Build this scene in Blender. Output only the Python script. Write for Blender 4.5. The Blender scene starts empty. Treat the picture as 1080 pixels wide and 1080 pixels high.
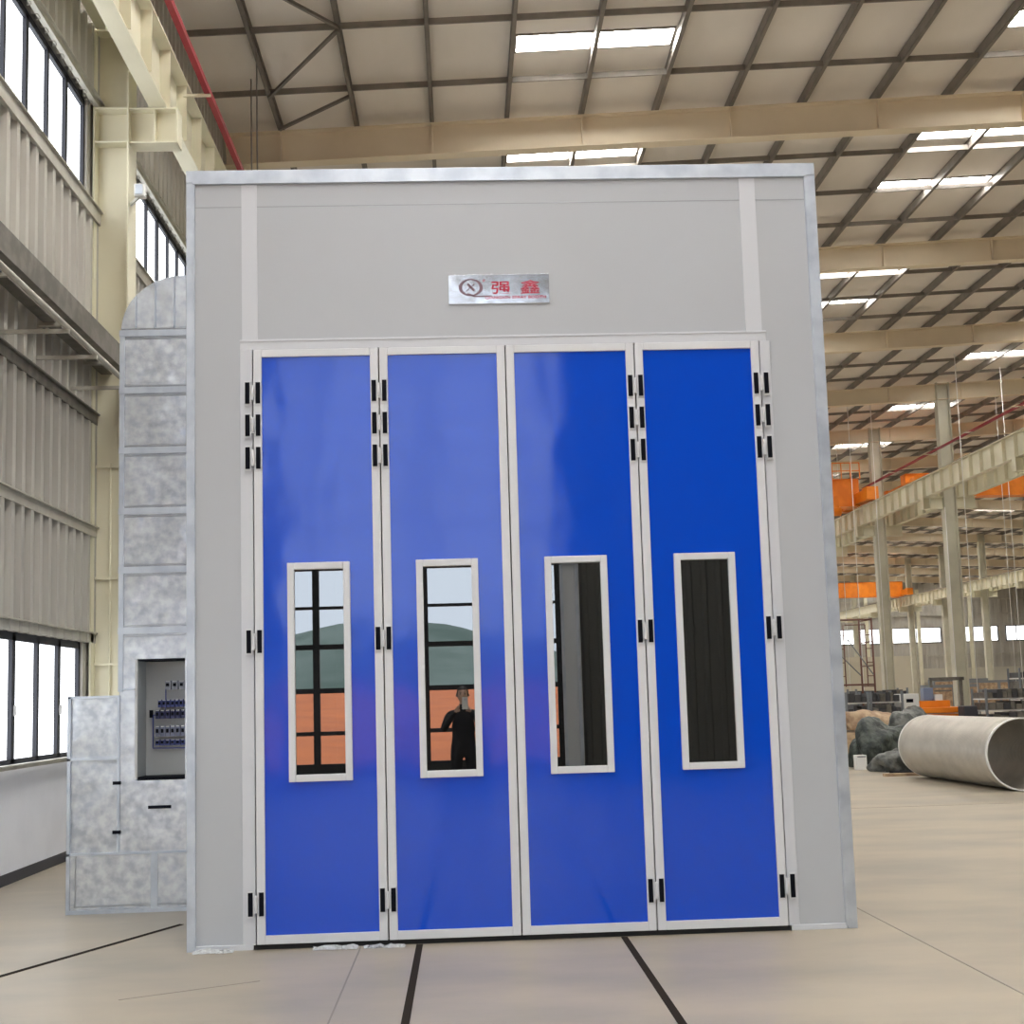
import bpy, bmesh, math, random
from mathutils import Vector, Matrix
R = math.radians
random.seed(7)
C = bpy.context.scene.collection

# ---------------------------------------------------------------- materials
def mat(name, col, rough=.5, metal=0, noise=None, bump=None, spec=None, coat=None, stretch=(1, 1, 1), emit=None):
    m = bpy.data.materials.new(name); m.use_nodes = True
    n, l = m.node_tree.nodes, m.node_tree.links
    b = n['Principled BSDF']
    b.inputs['Base Color'].default_value = (*col, 1)
    b.inputs['Roughness'].default_value = rough
    b.inputs['Metallic'].default_value = metal
    if spec is not None: b.inputs['Specular IOR Level'].default_value = spec
    if coat: b.inputs['Coat Weight'].default_value = coat[0]; b.inputs['Coat Roughness'].default_value = coat[1]; b.inputs['Coat IOR'].default_value = coat[2]
    tc = n.new('ShaderNodeTexCoord'); mp = n.new('ShaderNodeMapping')
    mp.inputs['Scale'].default_value = stretch
    l.new(tc.outputs['Object'], mp.inputs['Vector'])
    if noise:                               # (scale, second colour, low, high)
        t = n.new('ShaderNodeTexNoise'); t.inputs['Scale'].default_value = noise[0]; t.inputs['Detail'].default_value = 6
        l.new(mp.outputs[0], t.inputs['Vector'])
        r = n.new('ShaderNodeValToRGB')
        r.color_ramp.elements[0].position = noise[2]; r.color_ramp.elements[1].position = noise[3]
        r.color_ramp.elements[0].color = (*noise[1], 1); r.color_ramp.elements[1].color = (*col, 1)
        l.new(t.outputs['Fac'], r.inputs['Fac']); l.new(r.outputs['Color'], b.inputs['Base Color'])
    if bump:                                # (scale, strength, distance)
        t = n.new('ShaderNodeTexNoise'); t.inputs['Scale'].default_value = bump[0]; t.inputs['Detail'].default_value = 2
        l.new(mp.outputs[0], t.inputs['Vector'])
        u = n.new('ShaderNodeBump'); u.inputs['Strength'].default_value = bump[1]; u.inputs['Distance'].default_value = bump[2]
        l.new(t.outputs['Fac'], u.inputs['Height']); l.new(u.outputs[0], b.inputs['Normal'])
        if coat: l.new(u.outputs[0], b.inputs['Coat Normal'])
    if emit: b.inputs['Emission Color'].default_value = (*emit[0], 1); b.inputs['Emission Strength'].default_value = emit[1]
    return m
cream = mat('cream_paint', (.76, .72, .55), .45, noise=(1.2, (.70, .66, .50), .35, .6))
cream2 = mat('rafter_paint', (.82, .71, .53), .5, noise=(.8, (.75, .64, .47), .35, .6))
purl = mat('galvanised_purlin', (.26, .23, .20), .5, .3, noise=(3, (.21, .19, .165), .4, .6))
roofm = mat('roof_sheet', (.88, .815, .73), .65, noise=(.7, (.79, .73, .65), .35, .65), stretch=(1, .4, 1))
cladm = mat('wall_cladding', (.50, .475, .42), .5, .1, noise=(1.5, (.43, .405, .36), .35, .65), stretch=(1, 1, .3))
girtm = mat('girt_steel', (.50, .48, .41), .45, .2, noise=(4, (.42, .40, .34), .4, .6))
channelm = mat('brace_channel', (.20, .185, .16), .5, .4, noise=(6, (.14, .13, .11), .4, .6))
plaster = mat('white_plaster', (.92, .92, .96), .7, noise=(2, (.87, .87, .91), .35, .6))
skirt = mat('dark_skirting', (.045, .045, .055), .6)
mull = mat('dark_window_frame', (.022, .024, .034), .6)
concrete = mat('concrete_floor', (.43, .37, .28), .42, noise=(1.3, (.31, .278, .225), .32, .62), bump=(30, .05, .005), stretch=(.5, 1, 1))
slotm = mat('joint_dark', (.03, .024, .02), .95, spec=.05)
jointm = mat('joint_fine', (.26, .24, .21), .7)
galv = mat('galvanised_sheet', (.78, .82, .88), .26, .55, noise=(14, (.52, .56, .63), .36, .64), bump=(4, .5, .03))
galvtrim = mat('galvanised_trim', (.62, .67, .74), .38, .5, noise=(5, (.48, .53, .61), .35, .6), bump=(7, .2, .01))
seamm = mat('sheet_seam', (.36, .38, .41), .4, .8)
boothw = mat('booth_panel', (.49, .515, .55), .42, noise=(.8, (.475, .495, .525), .3, .7))
boothtrim = mat('booth_cover_strip', (.63, .65, .69), .38)
alu = mat('white_aluminium', (.70, .715, .74), .32)
bluem = mat('blue_door_panel', (.0, .068, .62), .45, spec=.0, coat=(1, .10, 1.62), bump=(1.8, .3, .03), stretch=(1, 1, .6))
blackm = mat('black_plastic', (.004, .005, .009), .6, spec=.08)
darkgap = mat('gap_dark', (.02, .02, .02), .8)
redp = mat('red_paint', (.30, .014, .03), .4)
orange = mat('orange_paint', (.90, .27, .015), .45, noise=(2, (.78, .21, .01), .4, .6))
whitem = mat('white_paint', (.8, .8, .78), .5)
graymm = mat('grey_machine', (.22, .24, .26), .5, .3)
rust = mat('brown_scaffold', (.16, .07, .05), .6)
tarpm = mat('dark_green_tarp', (.085, .10, .085), .55, noise=(5, (.025, .032, .03), .42, .56), bump=(6, .9, .08))
tarpg = mat('green_tarp', (.055, .15, .095), .55, bump=(5, .5, .04))
tarps = mat('grey_tarp', (.20, .205, .19), .5, noise=(5, (.06, .065, .06), .42, .58), bump=(6, .9, .07))
card = mat('brown_wrapping', (.52, .38, .24), .7, noise=(6, (.34, .22, .14), .4, .6))
skin = mat('skin', (.62, .40, .29), .5)
cloth = mat('black_cloth', (.018, .018, .022), .8)
hairm = mat('black_hair', (.015, .012, .01), .6)
dirt = mat('red_earth', (.97, .27, .07), .9, noise=(.35, (.72, .19, .06), .3, .7), bump=(1.2, .3, .04))
hillm = mat('hill_green', (.25, .30, .25), .9, noise=(.09, (.13, .18, .14), .35, .65))
signred = mat('sign_red', (.55, .02, .06), .45)
signgrey = mat('sign_grey_purple', (.20, .12, .15), .4)
platem = mat('polished_plate', (.86, .88, .93), .12, .9, bump=(6, .12, .01))
film = mat('clear_plastic_film', (.8, .82, .84), .2, bump=(40, .9, .02)); film.node_tree.nodes['Principled BSDF'].inputs['Transmission Weight'].default_value = .35
blueb = mat('breaker_blue', (.05, .07, .25), .4)
purlinlt = girtm
def corr_mat():
    m = mat('corrugated_tank_steel', (.60, .565, .50), .38, .45, noise=(3, (.50, .47, .42), .35, .65))
    n, l = m.node_tree.nodes, m.node_tree.links
    b = n['Principled BSDF']; tc = n.new('ShaderNodeTexCoord'); w = n.new('ShaderNodeTexWave')
    w.bands_direction = 'Y'; w.inputs['Scale'].default_value = 7; w.inputs['Distortion'].default_value = .2
    u = n.new('ShaderNodeBump'); u.inputs['Strength'].default_value = .5; u.inputs['Distance'].default_value = .012
    l.new(tc.outputs['Object'], w.inputs['Vector']); l.new(w.outputs['Fac'], u.inputs['Height']); l.new(u.outputs[0], b.inputs['Normal'])
    return m
tankm = corr_mat()
def glass_mat():
    m = bpy.data.materials.new('mirror_tinted_glass'); m.use_nodes = True
    n, l = m.node_tree.nodes, m.node_tree.links
    n.clear(); o = n.new('ShaderNodeOutputMaterial'); g = n.new('ShaderNodeBsdfGlossy'); t = n.new('ShaderNodeBsdfTransparent')
    g.inputs['Roughness'].default_value = .006; g.inputs['Color'].default_value = (.97, .98, 1, 1)
    t.inputs['Color'].default_value = (.35, .39, .36, 1)
    x = n.new('ShaderNodeMixShader'); x.inputs[0].default_value = .26
    l.new(t.outputs[0], x.inputs[1]); l.new(g.outputs[0], x.inputs[2]); l.new(x.outputs[0], o.inputs[0])
    return m
glassm = glass_mat()
def emis(name, col, s):
    m = bpy.data.materials.new(name); m.use_nodes = True
    n, l = m.node_tree.nodes, m.node_tree.links
    n.clear(); o = n.new('ShaderNodeOutputMaterial'); e = n.new('ShaderNodeEmission')
    e.inputs['Color'].default_value = (*col, 1); e.inputs['Strength'].default_value = s
    l.new(e.outputs[0], o.inputs[0]); return m
SKY_S = 34
skym = emis('daylight_panel', (1, .985, .96), SKY_S)
paneL = emis('bright_left_pane', (.93, .96, 1), 3.4)
paneF = emis('bright_far_pane', (1, 1, 1), 3.0)

# ---------------------------------------------------------------- mesh helpers
class MB:
    def __init__(s): s.v, s.f, s.m, s.sm = [], [], [], []
    def face(s, pts, mi=0, smooth=False):
        k = len(s.v); s.v += [tuple(p) for p in pts]; s.f.append(tuple(range(k, k + len(pts)))); s.m.append(mi); s.sm.append(smooth)
    def box(s, a, b, mi=0, M=None):
        (x0, y0, z0), (x1, y1, z1) = a, b
        x0, x1 = min(x0, x1), max(x0, x1); y0, y1 = min(y0, y1), max(y0, y1); z0, z1 = min(z0, z1), max(z0, z1)
        P = [Vector(p) for p in ((x0, y0, z0), (x1, y0, z0), (x1, y1, z0), (x0, y1, z0), (x0, y0, z1), (x1, y0, z1), (x1, y1, z1), (x0, y1, z1))]
        if M: P = [M @ p for p in P]
        k = len(s.v); s.v += [tuple(p) for p in P]
        for f in ((0, 3, 2, 1), (4, 5, 6, 7), (0, 1, 5, 4), (1, 2, 6, 5), (2, 3, 7, 6), (3, 0, 4, 7)):
            s.f.append(tuple(k + i for i in f)); s.m.append(mi); s.sm.append(False)
        return s
    def bar(s, p, q, w, h, mi=0, up=(0, 0, 1)):     # rectangular bar from p to q
        p, q = Vector(p), Vector(q); d = (q - p); L = d.length; d.normalize()
        u = Vector(up); a = d.cross(u)
        if a.length < 1e-4: a = d.cross(Vector((1, 0, 0)))
        a.normalize(); b = a.cross(d)
        M = Matrix((a, d, b)).transposed().to_4x4(); M.translation = p
        return s.box((-w / 2, 0, -h / 2), (w / 2, L, h / 2), mi, M)
    def tube(s, p, q, r, mi=0, n=10, r2=None, cap=True):
        p, q = Vector(p), Vector(q); d = (q - p).normalized(); r2 = r if r2 is None else r2
        a = d.cross(Vector((0, 0, 1)))
        if a.length < 1e-4: a = Vector((1, 0, 0))
        a.normalize(); b = d.cross(a); k = len(s.v)
        for c, rr in ((p, r), (q, r2)):
            for i in range(n):
                t = 2 * math.pi * i / n; s.v.append(tuple(c + rr * (a * math.cos(t) + b * math.sin(t))))
        for i in range(n):
            j = (i + 1) % n; s.f.append((k + i, k + n + i, k + n + j, k + j)); s.m.append(mi); s.sm.append(True)
        if cap:
            s.f.append(tuple(k + i for i in range(n))); s.m.append(mi); s.sm.append(False)
            s.f.append(tuple(k + n + i for i in reversed(range(n)))); s.m.append(mi); s.sm.append(False)
        return s
    def build(s, name, mats, parent=None, loc=(0, 0, 0), bevel=0):
        me = bpy.data.meshes.new(name); me.from_pydata(s.v, [], s.f)
        for m in (mats if isinstance(mats, (list, tuple)) else [mats]): me.materials.append(m)
        for p, mi, sm in zip(me.polygons, s.m, s.sm): p.material_index = mi; p.use_smooth = sm
        me.update(); bm = bmesh.new(); bm.from_mesh(me); bmesh.ops.recalc_face_normals(bm, faces=bm.faces); bm.to_mesh(me); bm.free()
        o = bpy.data.objects.new(name, me); C.objects.link(o); o.location = loc
        if parent: o.parent = parent
        if bevel:
            b = o.modifiers.new('bevel', 'BEVEL'); b.width = bevel; b.segments = 2; b.limit_method = 'ANGLE'
        return o
def tag(o, label=None, cat=None, group=None, kind=None):
    if label: o['label'] = label
    if cat: o['category'] = cat
    if group: o['group'] = group
    if kind: o['kind'] = kind
    return o
def empty(name, loc=(0, 0, 0), rz=0):
    o = bpy.data.objects.new(name, None); C.objects.link(o); o.location = loc; o.rotation_euler = (0, 0, rz); o.empty_display_size = .2
    return o
def copy_tree(o, loc):
    c = o.copy(); C.objects.link(c); c.location = loc
    for ch in list(o.children):
        k = ch.copy(); C.objects.link(k); k.parent = c
        for g in ch.children:
            h = g.copy(); C.objects.link(h); h.parent = k
    return c
def struct(mb, name, mats, parent=None, **k):
    o = mb.build(name, mats, parent, **k)
    if not parent: o['kind'] = 'structure'
    return o
ORD = ['first', 'second', 'third', 'fourth', 'fifth', 'sixth', 'seventh', 'eighth', 'ninth', 'tenth', 'eleventh', 'twelfth', 'thirteenth', 'fourteenth', 'fifteenth', 'sixteenth', 'seventeenth', 'eighteenth', 'nineteenth', 'twentieth']
TEN = {20: 'twenty', 30: 'thirty', 40: 'forty', 50: 'fifty'}
def ordw(i):                                    # 0 -> first
    n = i + 1
    if n <= 20: return ORD[n - 1]
    t, u = n // 10 * 10, n % 10
    return TEN[t][:-1] + 'ieth' if u == 0 else TEN[t] + '-' + ORD[u - 1]

# ---------------------------------------------------------------- hall dimensions
XL, XR = -4.2, 60.6
YB, YF = -17.0, 127.5
RY = [6.0 + 8.1 * k for k in range(-2, 15)]     # portal frames
def rz(x, base): return base + .044 * (x if x < 28.8 else 57.6 - x)
RBOT, RTOP, PT, DECK = 11.46, 12.06, 12.26, 12.28

# floor
struct(MB().box((XL - .3, YB - .3, -.2), (XR + .3, YF + .3, 0)), 'floor', concrete)
f = MB()
for x in (-.328, .988): f.box((x - .021, -8.6, .0005), (x + .021, -.03, .003))
f.bar((-3.9, -3.09, .002), (-2.08, 1.08, .002), .04, .003)
struct(f, 'trim_1', slotm)
f = MB()
f.bar((-.707, -4, .001), (-.704, -.03, .001), .009, .002); f.bar((2.78, -4, .001), (2.72, 4, .001), .009, .002)
f.bar((-1.9, -1.3, .001), (-1.2, -.95, .001), .006, .002)
f.bar((2.8, 8.3, .001), (30, 8.3, .001), .008, .002)
struct(f, 'trim_2', jointm)

# ceiling (roof deck), ridge at x = 28.8
f = MB()
for x0, x1 in ((XL - .2, 28.8), (28.8, XR + .2)):
    z0, z1 = rz(x0, DECK), rz(x1, DECK); a, b = YB - .3, YF + .3
    P = [(x0, a, z0), (x1, a, z1), (x1, b, z1), (x0, b, z0)]; Q = [(p[0], p[1], p[2] + .08) for p in P]
    f.face(P); f.face(Q[::-1])
    for i in range(4): f.face([P[i], P[(i + 1) % 4], Q[(i + 1) % 4], Q[i]])
struct(f, 'ceiling', roofm)
# broad dark seams between the insulation sheets are left to the bridging lines

# rafters
def rafter_mesh():
    m = MB()
    for x0, x1 in ((XL + .1, 28.8), (28.8, XR - .1)):
        zb0, zb1, zt0, zt1 = rz(x0, RBOT), rz(x1, RBOT), rz(x0, RTOP), rz(x1, RTOP)
        m.bar((x0, 0, zb0 + .01), (x1, 0, zb1 + .01), .26, .02); m.bar((x0, 0, zt0 - .01), (x1, 0, zt1 - .01), .26, .02)
        m.bar((x0, 0, (zb0 + zt0) / 2), (x1, 0, (zb1 + zt1) / 2), .012, .56)
    x = -3.1
    k = 0
    while x < XR - 1:
        if k % 2 == 0: m.box((x - .012, -.12, rz(x, RBOT) + .015), (x + .012, .12, rz(x, RTOP) - .015))
        x += 1.38; k += 1
    return m
r0 = None
for k, y in enumerate(RY):
    if y < 0 and k == 0: pass
    if r0 is None: r0 = rafter_mesh().build('roof_rafter', cream2); o = r0
    else: o = r0.copy(); C.objects.link(o)
    o.location = (0, y, 0)
    where = 'behind and above the tall booth, nearest in view' if k == 3 else ('overhead in front of the tall booth' if k < 3 else '')
    lab = ('cream steel roof rafter ' + where) if k == 3 else ('cream steel roof rafter overhead, %s from the entrance wall' % ORD[k] if k < 3 else 'cream steel roof rafter crossing the hall, %s one counting back from above the booth' % ordw(k - 3))
    tag(o, lab, 'roof beam', 'cream rafters under the roof')

# purlins
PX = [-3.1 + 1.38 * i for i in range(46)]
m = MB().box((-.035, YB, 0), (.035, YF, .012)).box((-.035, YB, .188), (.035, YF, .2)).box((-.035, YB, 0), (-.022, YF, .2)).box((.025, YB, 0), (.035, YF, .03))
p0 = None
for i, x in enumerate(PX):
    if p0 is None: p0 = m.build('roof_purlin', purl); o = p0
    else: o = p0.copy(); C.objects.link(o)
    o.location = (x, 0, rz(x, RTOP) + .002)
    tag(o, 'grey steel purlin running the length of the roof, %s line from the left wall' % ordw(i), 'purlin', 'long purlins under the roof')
# cross bridging lines
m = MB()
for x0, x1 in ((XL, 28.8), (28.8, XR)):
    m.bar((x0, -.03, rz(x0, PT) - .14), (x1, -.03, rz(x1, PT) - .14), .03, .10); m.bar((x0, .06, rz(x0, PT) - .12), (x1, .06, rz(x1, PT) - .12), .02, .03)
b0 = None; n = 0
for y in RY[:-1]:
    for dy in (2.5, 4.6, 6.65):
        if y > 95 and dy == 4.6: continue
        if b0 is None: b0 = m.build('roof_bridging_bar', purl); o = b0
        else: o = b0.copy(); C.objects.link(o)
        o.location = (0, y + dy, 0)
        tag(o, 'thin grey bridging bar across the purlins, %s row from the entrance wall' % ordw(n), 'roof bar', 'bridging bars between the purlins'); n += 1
# diagonal braces
for i, (a, b) in enumerate((((-1.72, 10.55), (-3.1, 12.65)), ((-1.72, 12.75), (-3.1, 13.9)), ((-3.1, 8.7), (-1.72, 10.45)), ((-1.72, 6.5), (-3.1, 8.6)))):
    o = MB().bar((a[0], a[1], rz(a[0], RTOP) - .015), (b[0], b[1], rz(b[0], RTOP) - .015), .05, .05).build('diagonal_brace', purl)
    tag(o, 'thin diagonal brace between the two leftmost purlins, %s from the booth rafter' % ['second', 'first', 'third', 'fourth'][i], 'brace', 'diagonal roof braces')
# skylights
SX = [1.12 + 8.28 * i for i in range(8)]
SY = [-12.6, -8.4, -3.6, 0.2, 3.6, 7.6, 11.4, 15.85, 18.55, 24.3, 27.15]
y = 32.2
while y < 126: SY.append(y); SY.append(y + 2.5); y += 8.1
m = MB().box((0, 0, -.012), (1.22, .52, 0)).box((1.38, 0, -.012), (2.6, .52, 0))
fr = MB()
for a, b in (((-.03, -.03), (2.63, 0)), ((-.03, .52), (2.63, .55)), ((-.03, 0), (0, .52)), ((2.6, 0), (2.63, .52))): fr.box((a[0], a[1], -.03), (b[0], b[1], .0))
s0 = None
ADDED_ROWS = [-15.2, -13.2, -11.2, -9.2, -7.0, -5.0, -1.4, 1.8, 3.8, 5.2]  # unseen skylight rows added to brighten the left wall and near end
for j, y in enumerate(SY + ADDED_ROWS):
    for i, x in enumerate(SX if j < len(SY) else [-1.64]):
        if x + 2.6 > XR: continue
        if i >= 5 and y < 60 or i == 3 and y < 20 or i == 4 and y < 30:      # beyond the photo's right edge: every second row only, for the hall's light
            if j % 3: continue
        if s0 is None:
            s0 = empty('skylight'); m.build('daylight_panel', skym, s0); fr.build('frame', purl, s0); o = s0
        else: o = copy_tree(s0, (0, 0, 0))
        sl = math.atan(.044) * (1 if x < 27 else -1)
        o.location = (x, y, rz(x, DECK) - .004); o.rotation_euler = (0, -sl, 0)
        tag(o, 'bright white skylight strip, %s row back from the entrance wall, %s line from the left' % (ordw(j), ordw(i)) if j < len(SY) else 'unseen white skylight strip added to light the near end, row %s, %s from the left' % (ordw(j - len(SY)), ordw(i)), 'skylight', 'skylights in the roof')

# ---------------------------------------------------------------- left wall
def ribs(mb, x, y0, y1, z0, z1, dirx=1, pitch=.27, along='y'):
    y = y0
    while y < y1 - .01:
        e = min(y + pitch, y1); w = (e - y)
        pts = [(0, 0), (.55 * w, 0), (.62 * w, .055), (.93 * w, .055), (w, 0)]
        for (a, h), (b, g) in zip(pts, pts[1:]):
            if along == 'y': q = [(x + dirx * h, y + a, z0), (x + dirx * g, y + b, z0), (x + dirx * g, y + b, z1), (x + dirx * h, y + a, z1)]
            else: q = [(y + a, x + dirx * h, z0), (y + b, x + dirx * g, z0), (y + b, x + dirx * g, z1), (y + a, x + dirx * h, z1)]
            mb.face(q)
        y = e
w = MB()
w.box((XL - .25, YB, 0), (XL - .001, YF, 1.06))
struct(w, 'wall_left', plaster)
w = MB()
ribs(w, XL, YB, YF, 2.3, 7.33); ribs(w, XL, YB, YF, 8.56, 12.2)
w.box((XL - .2, YB, 2.29), (XL - .1, YF, 7.34)); w.box((XL - .2, YB, 8.55), (XL - .1, YF, 12.2))
struct(w, 'wall_left_cladding', cladm)
struct(MB().box((XL - .02, YB, 0.0), (XL + .012, YF, .1)), 'baseboard_left', skirt)
# windows per bay, low and high rows
wn = 0
lowm, upm = [.0, .68, 1.37, 2.04], None
for k in range(len(RY)):
    y0 = (RY[k - 1] + .35) if k else YB + .05
    y1 = RY[k] - .12
    if k == len(RY) - 1: break
    for (z0, z1, step, t) in ((1.08, 2.29, .683, .07), (7.35, 8.55, .64, .06)):
        if k:
            yb = RY[k - 1] - .12
            inf = MB().box((XL - .12, yb - .01, z0 - .04), (XL - .001, y0 + .01, z1 + .04))
            wn += 1; struct(inf, 'trim_%d' % (200 + wn), cladm)
        wn += 1
        fm = MB()
        x0, x1 = XL - .075, XL - .03
        fm.box((x0, y0, z0 - .03), (x1, y1, z0 + .04)); fm.box((x0, y0, z1 - .06), (x1, y1, z1 + .02))
        y = y1; i = 0
        while y > y0 + .1:
            tt = t * (1.3 if i % 2 else .9)
            fm.box((x0, y - tt, z0), (x1, y, z1)); y -= step; i += 1
        fm.box((x0, y0, z0), (x1, y0 + t, z1))
        o = struct(fm, 'window_%d' % wn, mull)
        MB().box((XL - .09, y0 + .01, z0 + .01), (XL - .07, y1 - .01, z1 - .01)).build('window_pane', paneL, o)
        if z0 < 2 and y1 < 10: 
            h = MB()
            y = y1 - step
            while y > y0 + .3:
                h.box((XL - .03, y - .045, 1.52), (XL - .005, y - .02, 1.62)); y -= 2 * step
            if h.v: h.build('window_latch', whitem, o)
for z0, z1, xx, mm in ((2.31, 2.42, .02, girtm), (3.50, 3.62, .03, girtm), (4.80, 4.93, .03, channelm), (7.18, 7.34, .05, girtm), (8.57, 8.66, .06, girtm), (10.0, 10.12, .1, girtm), (1.035, 1.08, .04, girtm)):
    nm = {2.31: 'window head', 3.50: 'lower wall', 4.80: 'middle wall', 7.18: 'upper window sill', 8.57: 'upper window head', 10.0: 'topmost wall', 1.035: 'low window sill'}[z0]
    m = MB().box((XL + .03, YB, z0), (XL + .03 + xx, YF, z1)).box((XL + .03 + xx, YB, z1 - .015), (XL + .06 + xx, YF, z1))
    tag(m.build('wall_girt', mm), 'long horizontal %s rail along the left wall' % nm, 'wall rail')
# horizontal wind girder: two channels with ties
def channel(x, z, h, wd, name, lab):
    m = MB().box((x - .006, YB, z), (x + .006, YF, z + h)).box((x - wd, YB, z), (x, YF, z + .01)).box((x - wd, YB, z + h - .01), (x, YF, z + h))
    return tag(m.build(name, channelm), lab, 'steel beam')
channel(-3.62, 5.22, .24, .12, 'wind_beam', 'dark steel channel standing off the left wall above head height, outer of two')
channel(-3.98, 5.40, .22, .12, 'wind_beam', 'dark steel channel close to the left wall, inner of two')
n = 0
for k in range(-1, 9):
    y = 1.1 + k * 1.5
    tag(MB().box((-4.15, y, 5.37), (-3.63, y + .05, 5.42)).build('beam_tie', girtm), 'short light steel tie joining the two wall channels, %s from the near end' % ordw(n), 'tie bar', 'ties between the wall channels'); n += 1
o = empty('wall_pipe', (-3.58, 0, 5.07))
MB().tube((0, YB + .5, 0), (0, YF - .5, 0), .028, n=10).build('pipe', girtm, o)
for y in (3.15, 4.05, 5.3, 7.2, 9.4): MB().bar((-.6, y, -.045), (.03, y, -.045), .035, .035).build('support_arm', girtm, o)
tag(o, 'thin horizontal pipe on arms below the steel channels of the left wall', 'pipe')

# ---------------------------------------------------------------- left columns with crane brackets
def left_column():
    r = empty('steel_column')
    s = MB()
    s.box((-4.17, 0, 0), (-4.15, .37, 11.3)); s.box((-3.78, 0, 0), (-3.76, .37, 11.3)); s.box((-4.15, .17, 0), (-3.78, .2, 11.3))
    s.box((-4.15, .01, 8.54), (-3.78, .36, 8.56)); s.box((-4.15, .01, 8.13), (-3.78, .36, 8.15)); s.box((-4.15, .01, 9.5), (-3.78, .36, 9.52))
    s.build('column_shaft', cream, r)
    MB().box((-4.19, -.04, 0), (-3.72, .41, .03)).build('base_plate', cream, r)
    b = MB()
    b.box((-3.76, .03, 8.54), (-3.2, .28, 8.56)); b.box((-3.76, .03, 8.13), (-3.2, .28, 8.15)); b.box((-3.76, .14, 8.15), (-3.22, .17, 8.54))
    b.box((-3.22, .03, 8.13), (-3.2, .28, 8.56)); b.box((-3.48, .03, 8.15), (-3.46, .28, 8.54))
    b.build('crane_bracket', cream, r)
    return r
c0 = None
for k, y in enumerate(RY):
    if c0 is None: c0 = left_column(); o = c0; o.location = (0, y, 0)
    else: o = copy_tree(c0, (0, y, 0))
    lab = {2: 'cream steel column with crane bracket on the left wall, beside the galvanised duct', 3: 'cream steel column on the left wall, hidden mostly behind the duct and booth'}.get(k, 'cream steel column with crane bracket on the left wall, %s from the entrance wall' % ordw(k))
    if k == 2:
        MB().tube((-3.98, .14, .2), (-3.98, .14, 4.35), .012).build('conduit', cream, o)
        for z in (2.05, 3.02, 4.3): MB().box((-4.15, .13, z), (-3.78, .155, z + .03)).build('conduit_clip', cream, o)
    tag(o, lab, 'column', 'cream columns along the left wall')
# conduits on the near column
o = empty('floodlight', (-3.66, 6.0, 7.45))
MB().box((-.02, -.06, .0), (.1, .06, .15)).build('lamp_housing', whitem, o, bevel=.01)
MB().bar((-.1, .1, -.05), (.04, .0, .02), .03, .03).build('bracket', whitem, o)
MB().box((-.0, -.075, .02), (.08, -.06, .13)).build('lens', galvtrim, o)
tag(o, 'small white lamp on the side of the near left column below its bracket', 'lamp')

# crane runway beams
def runway(x, lab, y0=YB + .3, y1=YF - .3):
    r = empty('crane_runway_beam', (x, 0, 8.565))
    MB().box((-.006, y0, .02), (.006, y1, .74)).build('web', cream, r)
    MB().box((-.1, y0, 0), (.1, y1, .02)).build('bottom_flange', cream, r)
    MB().box((-.15, y0, .74), (.15, y1, .765)).build('top_flange', cream, r)
    s = MB(); y = y0 + .3
    while y < min(y1, 110):
        s.box((.006, y, .02), (.13, y + .012, .74)); s.box((-.13, y, .02), (-.006, y + .012, .74)); y += .9
    s.build('stiffener_plates', cream, r)
    MB().box((-.03, y0, .765), (.03, y1, .83)).build('crane_rail', channelm, r)
    return tag(r, lab, 'crane beam')
runway(-3.43, 'cream crane runway beam on the brackets of the left wall columns')
runway(17.45, 'cream crane runway beam with upright ribs along the middle columns')
runway(19.05, 'cream crane runway beam on the far side of the middle columns')
runway(38.6, 'distant cream crane runway beam along the second column row')
runway(40.2, 'most distant cream crane runway beam, right of the second column row')
# conductor rail (red)
def redrail(x, z, lab, y1=YF - 1):
    r = empty('red_conductor_rail', (x, 0, z))
    MB().box((-.035, YB + 1, -.04), (.035, y1, .04)).build('rail', redp, r)
    for y in [RY[k] + d for k in range(0, 12) for d in (0.9, 4.9)]: MB().bar((-.3, y, -.05), (.04, y, -.05), .04, .03).build('hanger_arm', cream, r)
    return tag(r, lab, 'red rail')
redrail(-3.02, 9.18, 'red conductor rail running beside the left crane beam')
redrail(18.0, 10.4, 'red pipe running high along the middle columns')
# walkway plate near left column
tag(MB().box((-4.13, -1.7, 9.5), (-3.6, 5.97, 9.53)).box((-3.62, -1.7, 9.38), (-3.6, 5.97, 9.5)).build('brace_plate', cream), 'wide cream steel plate between near left column and crane beam, overhead', 'plate')
for i, (x, y) in enumerate(((-3.3, 12.0), (-3.05, 11.0))):
    tag(MB().tube((x, y, 9.4), (x, y, rz(x, RTOP)), .012, n=6).build('hanger_rod', purl), 'thin %s upright hanger rod between left crane beam and roof' % ('farther' if i == 0 else 'nearer'), 'rod', 'hanger rods')

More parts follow.
